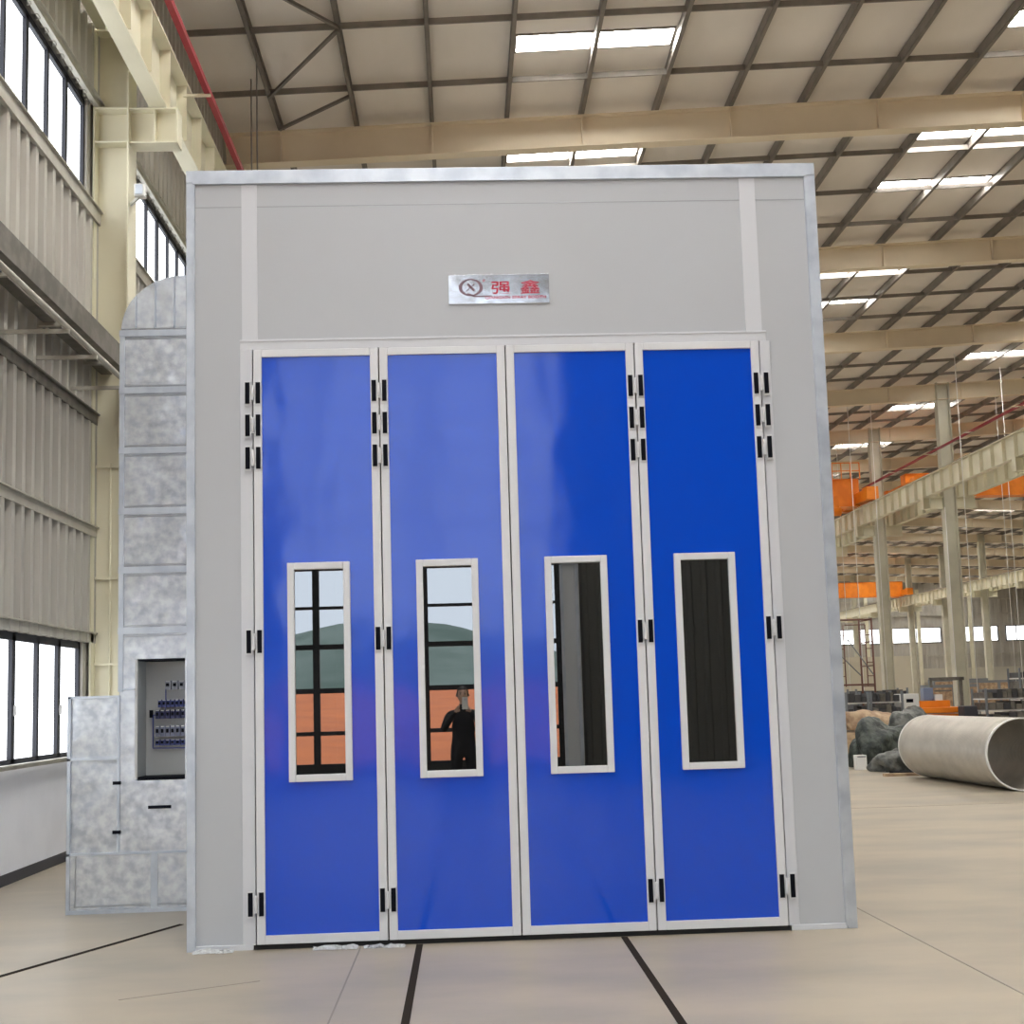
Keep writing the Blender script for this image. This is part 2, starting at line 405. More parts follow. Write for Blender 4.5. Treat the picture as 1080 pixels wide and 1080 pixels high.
# ---------------------------------------------------------------- middle columns
midm = mat('grey_cream_paint', (.60, .575, .46), .5, noise=(1.2, (.52, .50, .40), .35, .6))
def mid_column():
    r = empty('steel_column')
    s = MB()
    s.box((-.24, -.18, 0), (-.215, .18, 12.9)); s.box((.215, -.18, 0), (.24, .18, 12.9)); s.box((-.215, -.012, 0), (.215, .012, 12.9))
    s.build('column_shaft', midm, r)
    b = MB().box((-1.0, -.14, 8.53), (-.24, .14, 8.56)).box((-1.0, -.14, 8.1), (-.24, .14, 8.13)).box((-1.0, -.01, 8.13), (-.24, .01, 8.53)).box((-1.02, -.14, 8.1), (-1.0, .14, 8.56))
    b.box((-.74, -.14, 8.13), (-.72, .14, 8.53)); b.box((.24, -.14, 8.53), (1.0, .14, 8.56)); b.box((.24, -.14, 8.1), (1.0, .14, 8.13)); b.box((.24, -.01, 8.13), (1.0, .01, 8.53))
    b.build('crane_bracket', cream, r)
    MB().box((-.32, -.26, 0), (.32, .26, .03)).build('base_plate', cream, r)
    return r
c0 = None
for row, x in (('middle', 18.25), ('farther right', 39.4)):
    for k, y in enumerate(RY):
        if y < 28 or (x > 30 and y < 60): continue
        if c0 is None: c0 = mid_column(); o = c0; o.location = (x, y, 0)
        else: o = copy_tree(c0, (x, y, 0))
        j = k - (6 if x < 30 else 9)
        lab = {-1: 'cream steel column of the middle row just beyond the picture edge', 0: 'large cream steel column standing behind the big corrugated pipe', 1: 'cream steel column beside the brown scaffold'}.get(j, None) if x < 30 else None
        if lab is None: lab = 'cream steel column in the %s row, %s counting away' % (row, ordw(j + 1))
        tag(o, lab, 'column', 'cream columns in the hall rows')
# thin white vertical drop pipes in front of the rows
for i, (x, y) in enumerate(((17.9, 37.9), (19.6, 36.2), (17.0, 33.8), (19.0, 32.0), (16.2, 40.5), (15.6, 41.5), (20.5, 44.0), (19.2, 41.2), (16.9, 47.6), (21.0, 40.0))):
    zt = rz(x, RTOP) if i not in (0,) else 8.1
    tag(MB().tube((x, y, 0), (x, y, zt), .014, n=6).build('drop_cable', whitem), 'thin white upright cable hanging near the middle columns, %s of its kind from the left' % ordw(sorted(range(10), key=lambda t: ((17.9, 37.9), (19.6, 36.2), (17.0, 33.8), (19.0, 32.0), (16.2, 40.5), (15.6, 41.5), (20.5, 44.0), (19.2, 41.2), (16.9, 47.6), (21.0, 40.0))[t][0] / (((17.9, 37.9), (19.6, 36.2), (17.0, 33.8), (19.0, 32.0), (16.2, 40.5), (15.6, 41.5), (20.5, 44.0), (19.2, 41.2), (16.9, 47.6), (21.0, 40.0))[t][1] + 8.5)).index(i)), 'cable', 'white hanging cables')

# ---------------------------------------------------------------- cranes
def crane(x0, x1, y, z, h, lab, hoist=True):
    r = empty('overhead_crane', (0, y, z))
    g = MB().box((x0, -.3, 0), (x1, .3, h))
    g.box((x0, -.36, h), (x1, .36, h + .03)).box((x0, -.36, -.03), (x1, .36, 0))
    g.build('bridge_girder', orange, r)
    for x in ((x1,) if x0 < 0 else (x0, x1)):
        e = MB().box((x - .2, -2.0, .05), (x + .2, 2.0, .5)).box((x - .25, -2.1, .0), (x + .25, -1.5, .55)).box((x - .25, 1.5, .0), (x + .25, 2.1, .55))
        e.build('end_truck', orange, r)
    if hoist:
        hx = x1 - 1.6
        b = MB().box((hx - .5, -.9, -.15), (hx + .5, -.35, .35)).tube((hx - .8, -.75, -.3), (hx + .6, -.75, -.3), .2, 0)
        hb = b.build('hoist', orange, r)
        MB().box((hx - .3, -1.0, -.5), (hx + .0, -.7, -.15)).build('motor', blackm, hb)
        q = MB()
        for xx in (0, .4, .8, 1.2): q.bar((x1 - xx, -.5, h), (x1 - xx, -.5, h + .7), .04, .04)
        q.bar((x1 - 1.2, -.5, h + .7), (x1, -.5, h + .7), .04, .04); q.bar((x1 - 1.2, -.5, h + .35), (x1, -.5, h + .35), .04, .04)
        q.build('handrail', orange, r)
    return tag(r, lab, 'crane', 'orange overhead cranes')
crane(-3.3, 17.3, 46.3, 9.4, 1.15, 'orange overhead crane with hoist, just right of the booth edge')
crane(18.9, 38.8, 45.0, 9.55, .95, 'orange overhead crane girder at the right edge, beyond the middle columns', hoist=False)
crane(19.3, 38.3, 102.0, 9.4, 1.25, 'distant small orange overhead crane low beside the booth edge', hoist=False)

# ---------------------------------------------------------------- far, right and entrance walls
def gable(name, y, face, holes=None):
    w = MB(); 
    def zt(x): return rz(x, DECK)
    x = XL
    while x < XR - .01:
        e = min(x + .9, XR)
        segs = holes(x, e) if holes else [(0, None)]
        for z0, z1 in segs:
            a1 = zt(x) if z1 is None else z1; b1 = zt(e) if z1 is None else z1
            if z1 is None and x < 28.8 < e: pass
            pts = [(x, 0), (x + .55 * (e - x), 0), (x + .62 * (e - x), .04), (x + .93 * (e - x), .04), (e, 0)]
            for (a, h), (b, g) in zip(pts, pts[1:]):
                ta = a1 + (b1 - a1) * (a - x) / (e - x); tb = a1 + (b1 - a1) * (b - x) / (e - x)
                w.face([(a, y + face * h, z0), (b, y + face * g, z0), (b, y + face * g, tb), (a, y + face * h, ta)])
            w.face([(x, y - face * .1, z0), (e, y - face * .1, z0), (e, y - face * .1, b1), (x, y - face * .1, a1)])
        x = e
    return struct(w, name, cladm)
gable('wall_far', YF, -1, lambda a, b: [(3.4, 6.15), (7.75, None)])
struct(MB().box((XL, YF - .1, 0), (XR, YF + .1, 3.4)), 'wall_far_base', mat('far_wall_base', (.56, .53, .44), .7))
k = 0
for z in (1.8, 4.7, 9.0, 10.6):
    tag(MB().box((XL + .1, YF - .3, z), (XR - .1, YF - .16, z + .16)).build('wall_girt', girtm), 'distant horizontal rail on the far wall, %s' % {1.8: 'lowest', 4.7: 'just below its windows', 9.0: 'just above its windows', 10.6: 'topmost'}[z], 'wall rail')
for q in range(11):
    tag(MB().box((-2.0 + 5.6 * q, YF - .55, 0), (-1.65 + 5.6 * q, YF - .32, rz(-1.8 + 5.6 * q, RBOT))).build('wall_post', cream), 'distant cream post against the far wall, %s from the left' % ordw(q), 'post', 'posts of the far wall')
x = XL + .3
while x < XR - 2:
    e = min(x + 5.4, XR - .2)
    fm = MB().box((x, YF - .1, 6.12), (e, YF, 6.22)).box((x, YF - .1, 7.7), (e, YF, 7.78)).box((x, YF - .1, 6.15), (x + .1, YF, 7.75)).box((e - .1, YF - .1, 6.15), (e, YF, 7.75))
    fm.box(((x + e) / 2 - .04, YF - .1, 6.15), ((x + e) / 2 + .04, YF, 7.75))
    wn += 1; o = struct(fm, 'window_%d' % wn, mull)
    MB().box((x + .02, YF - .02, 6.17), (e - .02, YF + .02, 7.73)).build('window_pane', paneF, o)
    struct(MB().box((e + .02, YF - .14, 6.1), (e + .75, YF - .04, 7.8)), 'trim_%d' % (wn + 20), cladm)
    x = e + .8
w = MB(); ribs(w, XR, YB, YF, 0, 11.2, dirx=-1, pitch=.9); w.box((XR + .1, YB, 0), (XR + .12, YF, 12.5)); w.box((XR, YB, 11.1), (XR + .12, YF, 12.5))
struct(w, 'wall_right', cladm)
# entrance wall behind the camera with a big glazed gate
GX0, GX1, GZ = -3.85, 1.9, 9.6
def hol(a, b):
    if b <= GX0 + .5 or a >= GX1 - .05: return [(0, None)]
    return [(GZ, None)]
w = MB()
def wq(x0, x1, z0, z1f):
    pitch = .3; x = x0
    while x < x1 - .01:
        e = min(x + pitch, x1); pts = [(x, 0), (x + .55 * (e - x), 0), (x + .65 * (e - x), .035), (x + .9 * (e - x), .035), (e, 0)]
        for (a, h), (b, g) in zip(pts, pts[1:]): w.face([(a, YB + h, z0), (b, YB + g, z0), (b, YB + g, z1f(b)), (a, YB + h, z1f(a))])
        x = e
zt = lambda x: rz(x, DECK)
wq(XL, GX0, 0, lambda x: GZ); wq(GX1, 26, 0, lambda x: GZ); wq(-.08, 4.95, GZ, lambda x: 11.5); wq(XL, 26, 11.5, zt); wq(26, XR, 0, zt)
xx = XL + .1
for xx in (XL + .02, 5.0, 9.2, 13.4, 17.6, 21.8):  # unseen windows added to light the booth front; break shapes the nameplate's reflection
    fm = MB().box((xx, YB - .05, GZ), (xx + 4.1, YB, GZ + .1)).box((xx, YB - .05, 11.4), (xx + 4.1, YB, 11.5)).box((xx, YB - .05, GZ), (xx + .12, YB, 11.5)).box((xx + 4.0, YB - .05, GZ), (xx + 4.15, YB, 11.5)).box((xx + 2.0, YB - .05, GZ), (xx + 2.08, YB, 11.5))
    wn += 1; o = struct(fm, 'window_%d' % wn, mull); MB().box((xx + .02, YB - .04, GZ + .02), (xx + 4.1, YB - .02, 11.48)).build('window_pane', emis('added_clerestory_pane_%d' % wn, (.95, .97, 1), 1.85), o)
w.box((XL, YB - .12, 0), (GX0, YB - .1, 12.1)); w.box((GX0, YB - .12, GZ), (GX1, YB - .1, 12.1)); w.box((GX1, YB - .12, 0), (28.8, YB - .1, 13.4)); w.box((28.8, YB - .12, 0), (XR, YB - .1, 12.0))
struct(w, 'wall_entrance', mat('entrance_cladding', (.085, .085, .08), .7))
g = MB()
for z, t in ((.19, .38), (.97, .08), (1.8, .1), (2.66, .1), (3.43, .06), (4.2, .06), (5.0, .08), (5.8, .06), (6.6, .06), (7.4, .06), (8.2, .08), (9.0, .06)): g.box((GX0, YB - .06, z - t / 2), (GX1, YB, z + t / 2))
for x, t in ((GX0, .12), (-2.9, .13), (-.74, .10), (1.42, .07), (GX1, .12)): g.box((x - t / 2, YB - .09, 0), (x + t / 2, YB + .02, GZ))
g.box((GX0, YB - .08, GZ - .1), (GX1, YB + .02, GZ + .1))
struct(g, 'door_1', mat('black_gate_steel', (.02, .02, .022), .5))
# open sliding leaf standing inside beside the gate
o = empty('sliding_gate_leaf', (2.10, YB + .25, .02))
m = MB(); x = -.14
while x < .12:
    m.box((x, 0, 0), (x + .05, .05, 4.2)); m.box((x + .05, .01, 0), (x + .085, .04, 4.2)); x += .085
m.build('corrugated_sheet', mat('gate_sheet', (.62, .64, .66), .4, .3), o)
MB().box((-.18, .05, 0), (-.12, .1, 4.2)).box((.12, .05, 0), (.18, .1, 4.2)).box((-.18, .05, 4.12), (.18, .1, 4.2)).box((-.18, .05, 0), (.18, .1, .1)).build('leaf_frame', galvtrim, o)
tag(o, 'tall light corrugated gate leaf beside the glazed gate, seen mirrored in the third door window', 'gate leaf')
# outside: red earth, hill, trees
def ground(name, x0, x1, y0, y1, nx, ny, fz, m, lab, cat):
    b = MB(); P = [[(x0 + (x1 - x0) * i / nx, y0 + (y1 - y0) * j / ny) for j in range(ny + 1)] for i in range(nx + 1)]
    vid = {}
    for i in range(nx + 1):
        for j in range(ny + 1):
            x, y = P[i][j]; vid[i, j] = len(b.v); b.v.append((x, y, fz(x, y)))
    for i in range(nx):
        for j in range(ny): b.f.append((vid[i, j], vid[i + 1, j], vid[i + 1, j + 1], vid[i, j + 1])); b.m.append(0); b.sm.append(True)
    return struct(b, name, m)
ground('ground', -90, 90, YB - 120, YB - .4, 60, 40, lambda x, y: -.15 + .028 * max(0, (YB - 3 - y)) * 1.0 + .12 * math.sin(x * .7 + y * .4) * min(1, (YB - y) / 10) , dirt, '', '')
def hz(x, y):
    t = max(0, 1 - abs(y + 215) / 60)
    return -2 + t * (11.5 + 5.5 * math.sin(x * .035 + 2.4) + 1.6 * math.sin(x * .09 + 2.3) + .3 * math.sin(x * .35 + 2.5)) * 1.0
ground('ground_hill', -240, 240, -275, -138, 160, 24, hz, hillm, '', '')

# ---------------------------------------------------------------- spray booth
BX0, BX1, BZ, BD = -1.812, 2.518, 5.19, 9.0
booth = empty('spray_booth', (.35, 0, 0))
def bp(mb, name, mats, parent=None, bevel=0, lab=None):     # booth part, given in world coordinates
    o = mb.build(name, mats, parent or booth, bevel=bevel)
    if parent is None: o.location = (-.35, 0, 0)
    if lab: o['label'] = lab
    return o
tag(booth, 'tall light grey spray booth with four blue folding doors', 'spray booth')
DX = [-1.367, -.524, .330, 1.206, 2.064]; DZ0, DZ1 = .035, 3.925
m = MB()
m.box((BX0 + .02, .0, .03), (DX[0] - .06, .05, BZ - .03)); m.box((DX[4] + .05, .0, .03), (BX1 - .02, .05, BZ - .03)); m.box((DX[0] - .06, .0, 3.98), (DX[4] + .05, .05, BZ - .03))
bp(m, 'front_panels', boothw)
m = MB().box((BX0 + .02, .05, .02), (BX0 + .07, BD, BZ - .03)).box((BX1 - .07, .05, .02), (BX1 - .02, BD, BZ - .03)).box((BX0 + .02, BD - .05, .02), (BX1 - .02, BD, BZ - .03))
for k in range(1, 9):
    m.box((BX0 + .012, k, .02), (BX0 + .02, k + .05, BZ - .03)); m.box((BX1 - .02, k, .02), (BX1 - .012, k + .05, BZ - .03))
bp(m, 'side_walls', boothw)
bp(MB().box((BX0 + .02, .0, BZ - .05), (BX1 - .02, BD, BZ - .01)), 'roof_panel', boothw)
# booth interior lamps off; a plain dark lining
bp(MB().box((BX0 + .075, .06, .02), (BX0 + .085, BD - .06, BZ - .1)).box((BX1 - .085, .06, .02), (BX1 - .075, BD - .06, BZ - .1)).box((BX0 + .08, BD - .07, .02), (BX1 - .08, BD - .06, BZ - .1)), 'inner_lining', mat('inner_lining', (.30, .31, .30), .6))
# galvanised outer trims (angle with a raised lip)
t = MB()
t.box((BX0, -.012, 0), (BX0 + .045, .25, BZ)); t.box((BX0 + .045, -.018, 0), (BX0 + .058, .0, BZ - .09))
bp(t, 'corner_trim', galvtrim, bevel=.002)
t = MB(); t.box((BX1 - .065, -.012, 0), (BX1, .25, BZ)); t.box((BX1 - .078, -.018, 0.02), (BX1 - .065, .0, BZ - .09))
bp(t, 'corner_trim', galvtrim, bevel=.002)
t = MB(); t.box((BX0, -.016, BZ - .085), (BX1, .3, BZ)); t.box((BX0 + .045, -.02, BZ - .098), (BX1 - .065, 0, BZ - .085))
bp(t, 'top_trim', galvtrim, bevel=.002)
t = MB(); t.box((BX0 + .058, -.014, 0), (DX[0] - .02, .0, .035)); bp(t, 'floor_track', boothtrim, bevel=.002)
t = MB(); t.box((DX[4] + .02, -.014, 0), (BX1 - .07, .0, .035)); bp(t, 'floor_track', boothtrim, bevel=.002)
# cover strips
for x0, x1 in ((-1.44, -1.335), (1.985, 2.095)):
    bp(MB().box((x0, -.006, 3.98), (x1, 0, BZ - .1)), 'cover_strip', boothtrim)
bp(MB().box((BX0 + .06, -.0015, 4.93), (BX1 - .08, 0, 4.936)), 'panel_joint', seamm)
# door surround
s = MB().box((-1.455, -.01, 3.93), (2.12, .06, 4.0)).box((-1.455, -.01, .03), (DX[0] - .006, .06, 3.93)).box((DX[4] + .006, -.01, .03), (2.14, .06, 3.93))
s.box((-1.455, -.016, 3.985), (2.12, -.01, 4.0))
bp(s, 'door_surround', boothtrim, bevel=.002)
# door leaves
WZ0, WZ1 = 1.052, 2.48
WIN = [(-1.15, -.738), (-.302, .109), (.55, .968), (1.415, 1.827)]
HZ = [(3.556, 3.70), (3.335, 3.48), (3.113, 3.26), (1.892, 2.042), (.214, .362)]
for i in range(4):
    x0, x1 = DX[i] + .004, DX[i + 1] - .004; cx = (x0 + x1) / 2
    leaf = bpy.data.objects.new('door_leaf', None); C.objects.link(leaf); leaf.parent = booth; leaf.location = (-.35, 0, 0)
    fr = MB(); F = .055
    fr.box((x0, -.03, DZ0), (x0 + F, .03, DZ1)); fr.box((x1 - F, -.03, DZ0), (x1, .03, DZ1)); fr.box((x0 + F, -.03, DZ1 - .05), (x1 - F, .03, DZ1)); fr.box((x0 + F, -.03, DZ0), (x1 - F, .03, DZ0 + .055))
    bp(fr, 'leaf_frame', alu, leaf, bevel=.003)
    # blue skin: a gently pillowed sheet with the window cut out
    wx0, wx1 = WIN[i]; X = [x0 + F, *[x0 + F + (wx0 - x0 - F) * k / 5 for k in range(1, 5)], wx0 + .02, *[wx0 + .02 + (wx1 - wx0 - .04) * k / 6 for k in range(1, 6)], wx1 - .02, *[wx1 + (x1 - F - wx1) * k / 5 for k in range(1, 5)], x1 - F]
    Z = [DZ0 + .055 + (WZ0 + .02 - DZ0 - .055) * k / 14 for k in range(14)] + [WZ0 + .02 + (WZ1 - WZ0 - .04) * k / 16 for k in range(16)] + [WZ1 - .02 + (DZ1 - .05 - WZ1 + .02) * k / 18 for k in range(19)]
    sk = MB(); a0, a1, b0_, b1_ = x0 + F, x1 - F, DZ0 + .055, DZ1 - .05
    def pz(x, z):
        u = (x - a0) / (a1 - a0); e = min(u, 1 - u) * 5; e = max(0, min(1, e)); v = min(z - b0_, b1_ - z) / .15; v = max(0, min(1, v))
        return -.014
    vid = {}
    for a, x in enumerate(X):
        for b, z in enumerate(Z): vid[a, b] = len(sk.v); sk.v.append((x, pz(x, z), z))
    for a in range(len(X) - 1):
        for b in range(len(Z) - 1):
            mx, mz = (X[a] + X[a + 1]) / 2, (Z[b] + Z[b + 1]) / 2
            if wx0 + .02 < mx < wx1 - .02 and WZ0 + .02 < mz < WZ1 - .02: continue
            sk.f.append((vid[a, b], vid[a + 1, b], vid[a + 1, b + 1], vid[a, b + 1])); sk.m.append(0); sk.sm.append(False)
    pb = MB(); pb.v, pb.f, pb.m, pb.sm = sk.v, sk.f, sk.m, sk.sm
    so = bp(pb, 'blue_panel', bluem, leaf)
    sm_ = so.modifiers.new('solid', 'SOLIDIFY'); sm_.thickness = .004; sm_.offset = -1
    # window frame, sloped inner bevel
    wf = MB(); T = .045
    for (p, q) in (((wx0, WZ0), (wx0 + T, WZ1)), ((wx1 - T, WZ0), (wx1, WZ1)), ((wx0 + T, WZ1 - T), (wx1 - T, WZ1)), ((wx0 + T, WZ0), (wx1 - T, WZ0 + T))):
        wf.box((p[0], -.036, p[1]), (q[0], .03, q[1]))
    bp(wf, 'window_frame', alu, leaf, bevel=.004)
    bp(MB().box((wx0 + T - .005, -.012, WZ0 + T - .005), (wx1 - T + .005, -.006, WZ1 - T + .005)), 'window_glass', glassm, leaf)
    # dark gap behind the seam, hinges on its left edge (or right for the last)
    seams = {0: [DX[0]], 1: [DX[1]], 3: [DX[3], DX[4]], 2: []}[i]
    for sx in seams:
        for z0, z1 in HZ:
            h = MB()
            h.box((sx - .055, -.036, z0 - .012), (sx - .012, -.03, z1 + .012), 0); h.box((sx + .012, -.036, z0 - .012), (sx + .055, -.036 + .006, z1 + .012), 0)
            h.tube((sx, -.040, z0 + .02), (sx, -.040, z1 - .02), .012, 0, 10)
            h.box((sx - .050, -.043, z0), (sx - .020, -.035, z1), 1); h.box((sx + .020, -.043, z0), (sx + .050, -.035, z1), 1)
            bp(h, 'hinge', [alu, blackm], leaf, bevel=.0015)
m = MB()
for x in DX: m.box((x - .02, .03, .04), (x + .02, .04, 3.93))
m.box((DX[0] - .01, .0, .0), (DX[4] + .01, .03, .03))
bp(m, 'gap_shade_strip', darkgap)  # dark strips stand in for the shade in the door gaps
# nameplate
pl = bp(MB().box((-.043, -.012, 4.222), (.645, 0, 4.427)), 'nameplate', platem, lab='polished nameplate with red lettering above the doors', bevel=.002)
def text(body, x, z, h, m, par, name, w=None, bold=.0):
    c = bpy.data.curves.new(name, 'FONT'); c.body = body; c.extrude = .012; c.offset = bold
    t = bpy.data.objects.new(name, c); me = bpy.data.meshes.new_from_object(t)
    xs = [v.co.x for v in me.vertices]; ys = [v.co.y for v in me.vertices]
    s = h / (max(ys) - min(ys)); sx = (w / (max(xs) - min(xs))) if w else s
    x00, y00 = min(xs), min(ys)
    for v in me.vertices: v.co = Vector(((v.co.x - x00) * sx + x, -.013 - v.co.z * .1, (v.co.y - y00) * s + z))
    me.materials.clear(); me.materials.append(m)
    o = bpy.data.objects.new(name, me); C.objects.link(o); o.parent = par; bpy.data.objects.remove(t); return o
text('\u5f3a', .250, 4.288, .088, signred, pl, 'lettering', .132, .012); text('\u946b', .447, 4.288, .096, signred, pl, 'lettering', .134, .004)
text('QIANGXIN SPRAY BOOTH', .205, 4.252, .022, signred, pl, 'lettering', .415, .01)
lg = MB(); cxl, czl = .110, 4.337
N = 48
for k in range(N):                       # ring, thicker at the sides, with a Q tail
    t0, t1 = 2 * math.pi * k / N, 2 * math.pi * (k + 1) / N
    def pt(t, rr): return (cxl + rr * .082 / .06 * math.cos(t), -.0145, czl + rr * math.sin(t))
    w0, w1 = .006 + .010 * abs(math.cos(t0)), .006 + .010 * abs(math.cos(t1))
    lg.face([pt(t0, .06), pt(t1, .06), pt(t1, .06 - w1), pt(t0, .06 - w0)])
for (a, b, wv) in (((.085, 4.292), (.14, 4.274), .013), ((.14, 4.274), (.25, 4.276), .007)): lg.bar((a[0], -.0145, a[1]), (b[0], -.0145, b[1]), .002, wv)
lg.bar((.088, -.0145, 4.362), (.134, -.0145, 4.314), .002, .015); lg.bar((.138, -.0145, 4.362), (.08, -.0145, 4.314), .002, .005)
lg.build('logo', signgrey, pl)
lg2 = MB(); 
for k in range(16):
    t0, t1 = 2 * math.pi * k / 16, 2 * math.pi * (k + 1) / 16
    lg2.face([(.20 + r * math.cos(t), -.0145, 4.385 + r * math.sin(t)) for r, t in ((.007, t0), (.007, t1), (.005, t1), (.005, t0))])
lg2.build('registered_mark', signred, pl)
# crumpled film at the foot of the booth
def crumple(x0, x1, y, h, seed, lab):
    rnd = random.Random(seed); b = MB(); n = int((x1 - x0) / .03); rows = 5; vid = {}
    for i in range(n + 1):
        for j in range(rows):
            x = x0 + (x1 - x0) * i / n; vid[i, j] = len(b.v)
            b.v.append((x + rnd.uniform(-.008, .008), y - .015 * j + rnd.uniform(-.012, .012), max(.002, h * math.sin(math.pi * j / (rows - 1)) * rnd.uniform(.3, 1))))
    for i in range(n):
        for j in range(rows - 1): b.f.append((vid[i, j], vid[i + 1, j], vid[i + 1, j + 1], vid[i, j + 1])); b.m.append(0); b.sm.append(False)
    o = b.build('plastic_film_scrap', film); s = o.modifiers.new('s', 'SOLIDIFY'); s.thickness = .0015
    return tag(o, lab, 'plastic film', 'film scraps at the booth foot')
crumple(-1.76, -1.5, -.03, .035, 1, 'crumpled clear film scrap at the lower left booth corner')
crumple(-1.0, -.72, -.045, .03, 2, 'crumpled clear film scrap under the leftmost blue door, left one')
crumple(-.68, -.42, -.045, .025, 3, 'crumpled clear film scrap under the gap of the first two doors')

# ---------------------------------------------------------------- galvanised duct with cabinet
duct = empty('exhaust_duct', (-2.3, 1.713, 0))
def dp(mb, name, mats, par=None, bevel=0, lab=None):
    o = mb.build(name, mats, par or duct, bevel=bevel)
    if not par: o.location = (2.3, -1.713, 0)
    if lab: o['label'] = lab
    return o
tag(duct, 'tall galvanised sheet duct with curved top and control cabinet, beside the booth', 'duct')
Y0 = 1.713; DL, DR = -2.70, -1.86
bands = [1.17, 1.66, 2.16, 2.64, 3.11, 3.60, 4.09, 4.56]
m = MB(); m.box((DL + .14, Y0 + .03, 1.0), (DR, Y0 + .9, 1.93)); 
b = MB(); 
# shaft with opening for the cabinet recess
b.box((DL, Y0, 1.0), (-2.56, Y0 + .9, 1.93)); b.box((-2.56, Y0 + .28, 1.0), (DR, Y0 + .9, 1.93)); b.box((-2.19, Y0, 1.0), (DR, Y0 + .28, 1.93))
b.box((DL, Y0, 1.93), (DR, Y0 + .9, 4.56)); b.box((DL, Y0, .46), (DR, Y0 + .9, 1.0))
dp(b, 'duct_shaft', galv)
m = MB()
for z in (2.14, 2.62, 3.09, 3.58, 4.07, 4.54): m.box((DL - .01, Y0 - .018, z), (DR, Y0, z + .05)); m.box((DL, Y0 - .006, z - .02), (DR, Y0, z - .012), 1); m.box((DL, Y0 - .006, z + .062), (DR, Y0, z + .07), 1)
m.box((DL - .008, Y0 - .012, 1.69), (DL + .03, Y0, 4.56))
dp(m, 'joint_flange', [galvtrim, seamm])
# creases on each sheet
# curved elbow entering the booth side
e = MB(); n = 14; Rr = .50; cxx, czz = DL + .50, 4.59
pts = [(DL, 4.56)] + [(cxx - Rr * math.cos(math.pi / 2 * k / n), czz + .455 * math.sin(math.pi / 2 * k / n)) for k in range(n + 1)] + [(DR, czz + .455)]
for (a, c), (a2, c2) in zip(pts, pts[1:]):
    e.face([(a, Y0, c), (a2, Y0, c2), (a2, Y0 + .9, c2), (a, Y0 + .9, c)], smooth=True)
e.face([(p[0], Y0, p[1]) for p in pts] + [(DR, Y0, 4.56)]); e.face([(p[0], Y0 + .9, p[1]) for p in pts] + [(DR, Y0 + .9, 4.56)])
el = dp(e, 'duct_elbow', galv)
m = MB()
for x, zz in ((-2.58, 4.87), (-2.426, 5.0), (-2.274, 5.035), (-2.12, 5.04)): m.box((x - .004, Y0 - .02, 4.61), (x + .004, Y0, zz))
dp(m, 'elbow_seam', galvtrim)
# lower fan housing
m = MB(); m.box((-3.08, Y0 + .01, .46), (DL, Y0 + .9, 1.66))
dp(m, 'side_box', galv)
m = MB(); m.box((-3.09, Y0 - .005, .0), (DR, Y0 + .9, .46)); dp(m, 'plinth', galv)
m = MB()
for z in (.44, 1.165, 1.645): m.box((-3.095, Y0 - .014, z), (DL if z > 1 else DR, Y0 + .01, z + .018))
m.box((-3.095, Y0 - .014, 0), (-3.07, Y0 + .01, 1.66)); m.box((-3.095, Y0 - .015, 0), (DR, Y0, .03)); m.box((-2.45, Y0 - .012, .03), (-2.40, Y0, .44)); m.box((-3.03, Y0 - .009, .03), (-3.022, Y0, .44), 1); m.box((-3.06, Y0 - .009, .055), (DR, Y0, .062), 1)
m.box((DL - .012, Y0 - .012, .46), (DL + .008, Y0 + .005, 1.66)); m.box((DL, Y0 - .01, 1.70), (-2.58, Y0, 1.712))
dp(m, 'edge_strip', [galvtrim, seamm])
d = dp(MB().box((DL + .015, Y0 - .008, .48), (DR, Y0 + .004, 1.0)), 'cabinet_door', galv)
dpp = lambda mb, name, mt, par: mb.build(name, mt, par)
dpp(MB().box((-2.47, Y0 - .022, .782), (-2.295, Y0 - .008, .806)), 'handle', blackm, d)
dpp(MB().box((-2.74, Y0 - .03, .975), (-2.68, Y0 - .01, 1.0)), 'hinge', blackm, d)
dpp(MB().box((-2.74, Y0 - .03, .60), (-2.68, Y0 - .01, .625)), 'hinge', blackm, d)
# recess with switchgear
rc = dp(MB().box((-2.56, Y0 + .262, 1.02), (-2.19, Y0 + .278, 1.93)).box((-2.575, Y0 - .012, 1.01), (-2.555, Y0 + .26, 1.935)).box((-2.56, Y0 - .008, 1.925), (-2.19, Y0 + .26, 1.94), 1).box((-2.56, Y0 - .008, 1.01), (-2.19, Y0 + .26, 1.025), 1), 'cabinet_recess', [mat('recess_grey', (.50, .51, .50), .5), blackm])
def switch_row(x0, z, n, pitch, h, m, name='switch_block'):
    for k in range(n):
        x = x0 + k * pitch
        s = MB(); s.box((x, Y0 + .17, z), (x + pitch * .82, Y0 + .262, z + h)); s.box((x + pitch * .2, Y0 + .15, z + h * .35), (x + pitch * .6, Y0 + .17, z + h * .7), 1); s.box((x + pitch * .1, Y0 + .165, z + h * .88), (x + pitch * .7, Y0 + .172, z + h * .97), 2)
        s.build(name, [m, blackm, whitem], rc)
switch_row(-2.385, 1.70, 4, .055, .07, mat('switch_grey', (.34, .36, .42), .4))
switch_row(-2.44, 1.56, 8, .034, .06, blueb)
switch_row(-2.46, 1.47, 7, .040, .07, mat('terminal_navy', (.03, .035, .12), .4))
switch_row(-2.46, 1.33, 7, .040, .085, mat('switch_slate', (.22, .24, .34), .4))
switch_row(-2.46, 1.26, 7, .040, .045, blueb)
c = MB()
